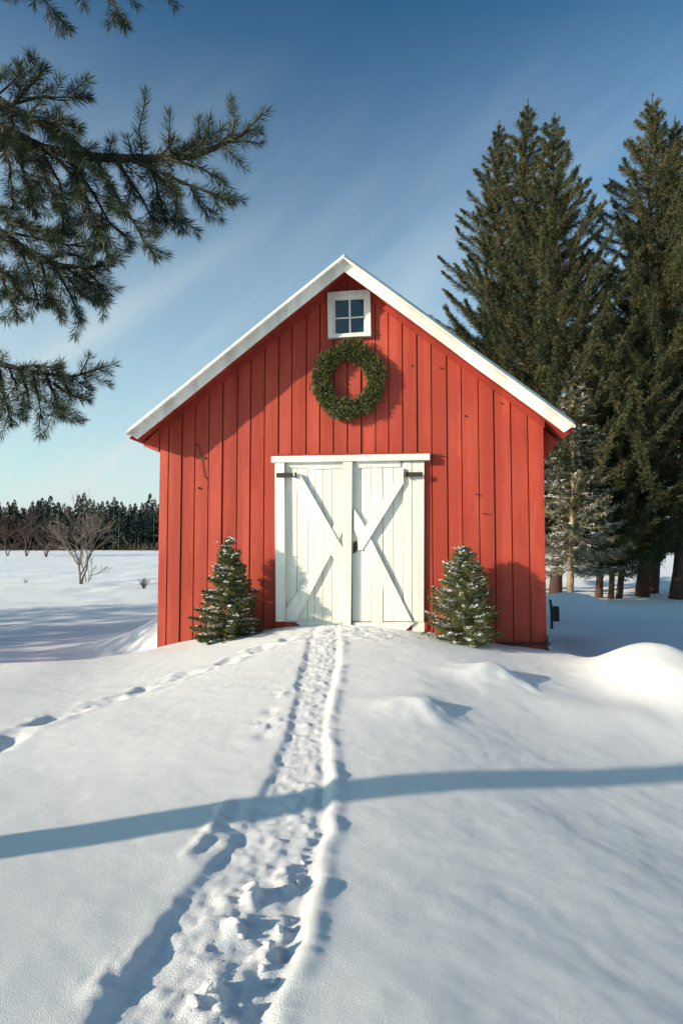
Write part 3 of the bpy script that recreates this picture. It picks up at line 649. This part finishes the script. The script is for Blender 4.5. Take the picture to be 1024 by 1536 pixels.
pine_branch([(-90, 525, 0), (0, 546, 0), (60, 560, 0), (110, 565, .02), (150, 553, .03)], 2.1, 2.7,
    [[(115, 564), (171, 546)], [(120, 562), (134, 536)], [(85, 556), (92, 543)], [(115, 570), (133, 583)], [(80, 575), (105, 592), (132, 600)], [(70, 564), (85, 600), (93, 624)], [(50, 562), (58, 595), (62, 621)],
     [(35, 556), (42, 590), (45, 608)], [(0, 555), (8, 600), (18, 634)], [(20, 552), (50, 548), (90, 552)], [(0, 545), (5, 532)], [(15, 556), (25, 585)], [(95, 570), (108, 600)], [(-10, 560), (0, 600)]], r0=.016, auto=1.2)
pine_branch([(-90, -120, 0), (0, -75, 0), (60, -58, 0), (130, -55, 0), (200, -45, .02), (240, -30, .02)], 4.0, 2.3,
    [[(30, -60), (62, -5), (104, 42)], [(0, -60), (10, -5)], [(120, -55), (128, 8)], [(140, -52), (165, -8), (188, 38)], [(175, -45), (205, 6)], [(235, -32), (262, 8)], [(55, -50), (52, 4)]], r0=.018, auto=.3)
# crown above the picture
P, D, L = [], [], []; w = MB()
for i in range(34):
    z = 4.6 + i * .14; az = i * 2.4; r = 2.3 * (1 - (z - 4.4) / 5.6) + .2
    if math.cos(az - .35) > .2: r *= .7
    a = np.array([0, 0, z]); b = a + np.array([math.cos(az) * r, math.sin(az) * r, .35]); w.tube([a, (a + b) / 2 + [0, 0, -.05], b], [.02, .013, .005], 5)
    for k in range(int(16 * r)):
        c = a + (b - a) * rng.uniform(.25, 1); d = unit(unit(b - a) * .8 + .6 * rng.normal(size=3)); t = rng.uniform(0, .3, 26)[:, None]
        P.append(c + d * t); D.append(unit(d + .8 * rng.normal(size=(26, 3)))); L.append(np.full(26, .07))
Vv, Ff = blades(np.concatenate(P), np.concatenate(D), np.concatenate(L), .008, rng)
br = w.build('branch', M['bark'], pine); link('needles', tri_mesh('needles', Vv, Ff), M['near'], br)

# ------------------------------------------------------------------ grove outside the frame to the left; its shade lies in the hollow
rng = np.random.default_rng(77)
for i, (x, y, H) in enumerate([(-13.0, 9.8, 6.4), (-13.8, 10.6, 7.2), (-13.2, 12.0, 6.6), (-15.0, 10.2, 6.8), (-13.6, 13.6, 6.6), (-14.6, 14.8, 7.0), (-13.2, 7.5, 4.4), (-12.7, 8.5, 4.8)]):  # the two lowest are added, unseen, to shade the snow beside the wall
    t = conifer('grove_spruce', (x, y, h1(x, y) - .05), H, 1.5 if H > 5 else 1.1, rng, low=.05, nb=85, tw=11, nn=5, bl=.2, bw=.04)
    tag(t, ['spruce at the near end of the grove left of the hollow', 'tallest spruce of the grove left of the hollow', 'spruce at the far end of the grove left of the hollow', 'spruce set back in the grove left of the hollow', 'lower spruce beyond the middle of the grove left of the hollow', 'farthest and broadest spruce of the grove left of the hollow', 'shortest young spruce, added out of view to shade the snow by the barn corner', 'second young spruce added out of view to shade the snow by the barn corner'][i], 'tree', 'grove left of the hollow')

# ------------------------------------------------------------------ bare trees and scrub in the field
def bare(name, base, H, spread, rngs, stems, levels, r0, m, label, cat, group=None, low=False):
    rr = random.Random(rngs); root = empty(name, base); tk, br = MB(), MB()
    def grow_(p, d, ln, r, lv):
        q = p + d * ln; mid = (p + q) / 2 + np.array([rr.gauss(0, 1), rr.gauss(0, 1), rr.gauss(0, 1)]) * ln * .04
        (tk if lv == 0 else br).tube([p, mid, q], [r, r * .85, r * .68], 6 if lv < 2 else 3, lv == 0)
        if lv >= levels: return
        n = 3 if rr.random() < .55 else 2
        for k in range(n):
            nd = d + np.array([rr.gauss(0, 1), rr.gauss(0, 1), rr.gauss(0, .6)]) * spread + np.array([0, 0, .12]); nd /= np.linalg.norm(nd)
            grow_(q if k < 2 else mid, nd, ln * rr.uniform(.62, .92), r * (.66 if k else .74), lv + 1)
    for k in range(stems):
        a = 6.28 * k / stems + rr.random(); tilt = rr.uniform(.1, .42) if stems > 1 else .03
        d = np.array([math.cos(a) * tilt, math.sin(a) * tilt, 1.]); d /= np.linalg.norm(d)
        grow_(np.array([math.cos(a), math.sin(a), 0]) * (.015 if stems > 1 else 0) + np.array([0, 0, -.1]), d, H * rr.uniform(.22, .30), r0, 0)
    tk.build('trunk', m, root, smooth=True); br.build('branches', m, root)
    return tag(root, label, cat, group)
p = at(122, 855, 27); p[2] = h1(p[0], 27)
bare('bare_tree', p, 3.1, .38, 3, 3, 7, .05, M['twig'], 'leafless spreading tree standing alone in the snowfield', 'tree')
p = at(131, 838, 30); p[2] = h1(p[0], 30)
bare('bare_sapling', p, 2.0, .4, 8, 2, 4, .03, M['twig'], 'leafless sapling just right of the lone spreading tree', 'tree')
p = at(216, 862, 25); p[2] = h1(p[0], 25)
bare('bare_shrub', p, .75, .4, 5, 11, 2, .012, M['scrub'], 'low leafless shrub in the snow near the barn corner', 'shrub')
p = at(39, 853, 27); p[2] = h1(p[0], 27)
bare('bare_shrub', p, .4, .4, 6, 3, 2, .012, M['scrub'], 'tiny dark twig clump alone in the open snow at far left', 'shrub')
for i, (px, Yd, H, lb) in enumerate([(40, 70, 5.0, 'brown leafless thicket tree at the wood edge, tallest of three'), (12, 72, 4.6, 'brown leafless thicket tree at the far left wood edge'), (70, 68, 4.2, 'brown leafless thicket tree left of the lone bare tree')]):
    p = at(px, 830, Yd); p[2] = h1(p[0], Yd)
    bare('thicket_tree', p, H, .42, 20 + i, 3, 6, .07, M['scrub'], lb, 'tree', 'leafless thicket at the wood edge')

# ------------------------------------------------------------------ far wood
rng = np.random.default_rng(91)
def fir_mesh(H, rad, rng, n=420):
    u = rng.uniform(0, 1, n) ** .8; a = rng.uniform(0, 6.28, n); r = rad * (1 - u) ** .8 * rng.uniform(.3, 1, n) * (1 + .25 * np.sin(u * 40))
    P = np.stack([np.cos(a) * r, np.sin(a) * r, u * H], 1); D = np.stack([np.cos(a), np.sin(a), rng.uniform(-.5, .7, n)], 1)
    v, f = blades(P, D, H * .085 * (1.15 - u), H * .05, rng)
    w = MB(); w.tube([(0, 0, -.3), (0, 0, H * .5), (0, 0, H)], [H * .014, H * .009, H * .003], 5)
    tv = np.array(w.v)
    me = bpy.data.meshes.new('far_fir'); me.from_pydata(np.concatenate([v, tv]).tolist(), [], [tuple(q) for q in f] + [tuple(i + len(v) for i in q) for q in w.f]); me.update()
    me.materials.append(M['fir']); return me
firs = [fir_mesh(10, rng.uniform(1.5, 2.4), rng) for _ in range(6)]
for i in range(90):
    Yd = rng.uniform(98, 112); px = -60 + 320 * (i + rng.random()) / 90; x = (px - 512) / FPX * Yd
    o = bpy.data.objects.new('far_fir', firs[i % 6]); col.objects.link(o); s = rng.uniform(.52, .92); o.location = (x, Yd, h1(x, Yd)); o.scale = (s * rng.uniform(1, 1.5), s * 1.2, s); o.rotation_euler = (0, 0, rng.uniform(0, 6.28))
    tag(o, 'dark conifer in the line of the far wood across the snowfield', 'tree', 'conifers along the front of the far wood')
n = 420; pv, pf, k0 = [], [], 0
for i in range(n):
    Yd = rng.uniform(112, 150); x = rng.uniform(-150, 10); me = firs[i % 6]; s = rng.uniform(.70, .92)
    c = np.empty(len(me.vertices) * 3); me.vertices.foreach_get('co', c); c = c.reshape(-1, 3)[:420 * 4] * s + np.array([x, Yd, h1(x, Yd)])
    pv.append(c); pf.append(np.arange(len(c)).reshape(-1, 4) + k0); k0 += len(c)
tag(link('far_wood', tri_mesh('far_wood', np.concatenate(pv), np.concatenate(pf)), M['fir']), 'dense dark mass of conifers behind the front row of the far wood', 'wood', kind='stuff')

n = 5000; x = rng.uniform(-80, 0, n); yy = 100 - 8 * rng.uniform(0, 1, n) ** 2.5; P = np.stack([x, yy, h(x, yy) - .05], 1)
dens = fbm(x * .25, yy * .3, 7, 3) > -.15; P = P[dens]; n = len(P)
Vv, Ff = blades(P, np.stack([rng.normal(size=n) * .35, rng.normal(size=n) * .35, np.ones(n)], 1), rng.uniform(.3, 1.7, n), .06, rng)
tag(link('undergrowth', tri_mesh('undergrowth', Vv, Ff), M['scrub']), 'brown leafless undergrowth along the foot of the far wood', 'undergrowth', kind='stuff')

# ------------------------------------------------------------------ posts behind the barn corner
p = at(832, 903, 15.5); w = MB(); gz = h1(p[0], 15.5)
w.prism([(-.08, -.3), (.08, -.3), (.07, .36), (-.07, .36)], -.08, .08); o = w.build('post_stump', M['post'], None, bevel=.01); o.location = (p[0], 15.5, gz)
tag(o, 'short dark squared wooden stump in the snow behind the barn corner', 'stump')
p = at(826, 905, 14.5); w = MB(); w.tube([(0, 0, -.3), (.01, 0, .35), (-.02, 0, .66)], [.035, .032, .028], 8); o = w.build('fence_post', M['post'], None); o.location = (p[0], 14.5, h1(p[0], 14.5))
tag(o, 'thin dark post close against the barn corner', 'post')

# ------------------------------------------------------------------ loose lumps of broken snow in the trail
rng = np.random.default_rng(51)
import bmesh
for k, (px, py, r) in enumerate([(318, 1488, .050), (291, 1507, .032), (376, 1345, .040), (352, 1388, .036), (363, 1402, .022), (420, 1395, .028), (404, 1424, .030), (330, 1515, .026), (392, 1452, .024), (412, 1460, .018), (438, 1372, .022), (446, 1320, .018), (455, 1290, .02)]):
    bm = bmesh.new()
    for c in unit(rng.normal(size=(13, 3))) * rng.uniform(.75, 1.1, (13, 1)): bm.verts.new(c * r * np.array([rng.uniform(.9, 1.1), 1.25, .8]))
    bmesh.ops.convex_hull(bm, input=bm.verts); bmesh.ops.delete(bm, geom=[v for v in bm.verts if not v.link_faces], context='VERTS')
    bmesh.ops.subdivide_edges(bm, edges=bm.edges[:], cuts=5, use_grid_fill=True)
    for _ in range(9): bmesh.ops.smooth_vert(bm, verts=bm.verts[:], factor=.5, use_axis_x=True, use_axis_y=True, use_axis_z=True)
    C = np.array([v.co[:] for v in bm.verts]) / r; o1 = 7.7 * k
    f = 1 + .17 * fbm(C[:, 0] * 3.2 + o1, C[:, 1] * 2.5 + C[:, 2] * 2.9, 3, 4)
    for v, g_ in zip(bm.verts, f): v.co = v.co * g_
    me = bpy.data.meshes.new('snow_lump'); bm.to_mesh(me); bm.free()
    gx, gy = ground(px, py); o = link('snow_lump', me, M['snow'], None, True); o.location = (gx, gy, h1(gx, gy) + r * .18); o.rotation_euler = (0, 0, rng.uniform(0, 6))
    tag(o, 'rough lump of broken snow lying loose in the trail', 'snow lump', 'loose lumps of snow in the trail')
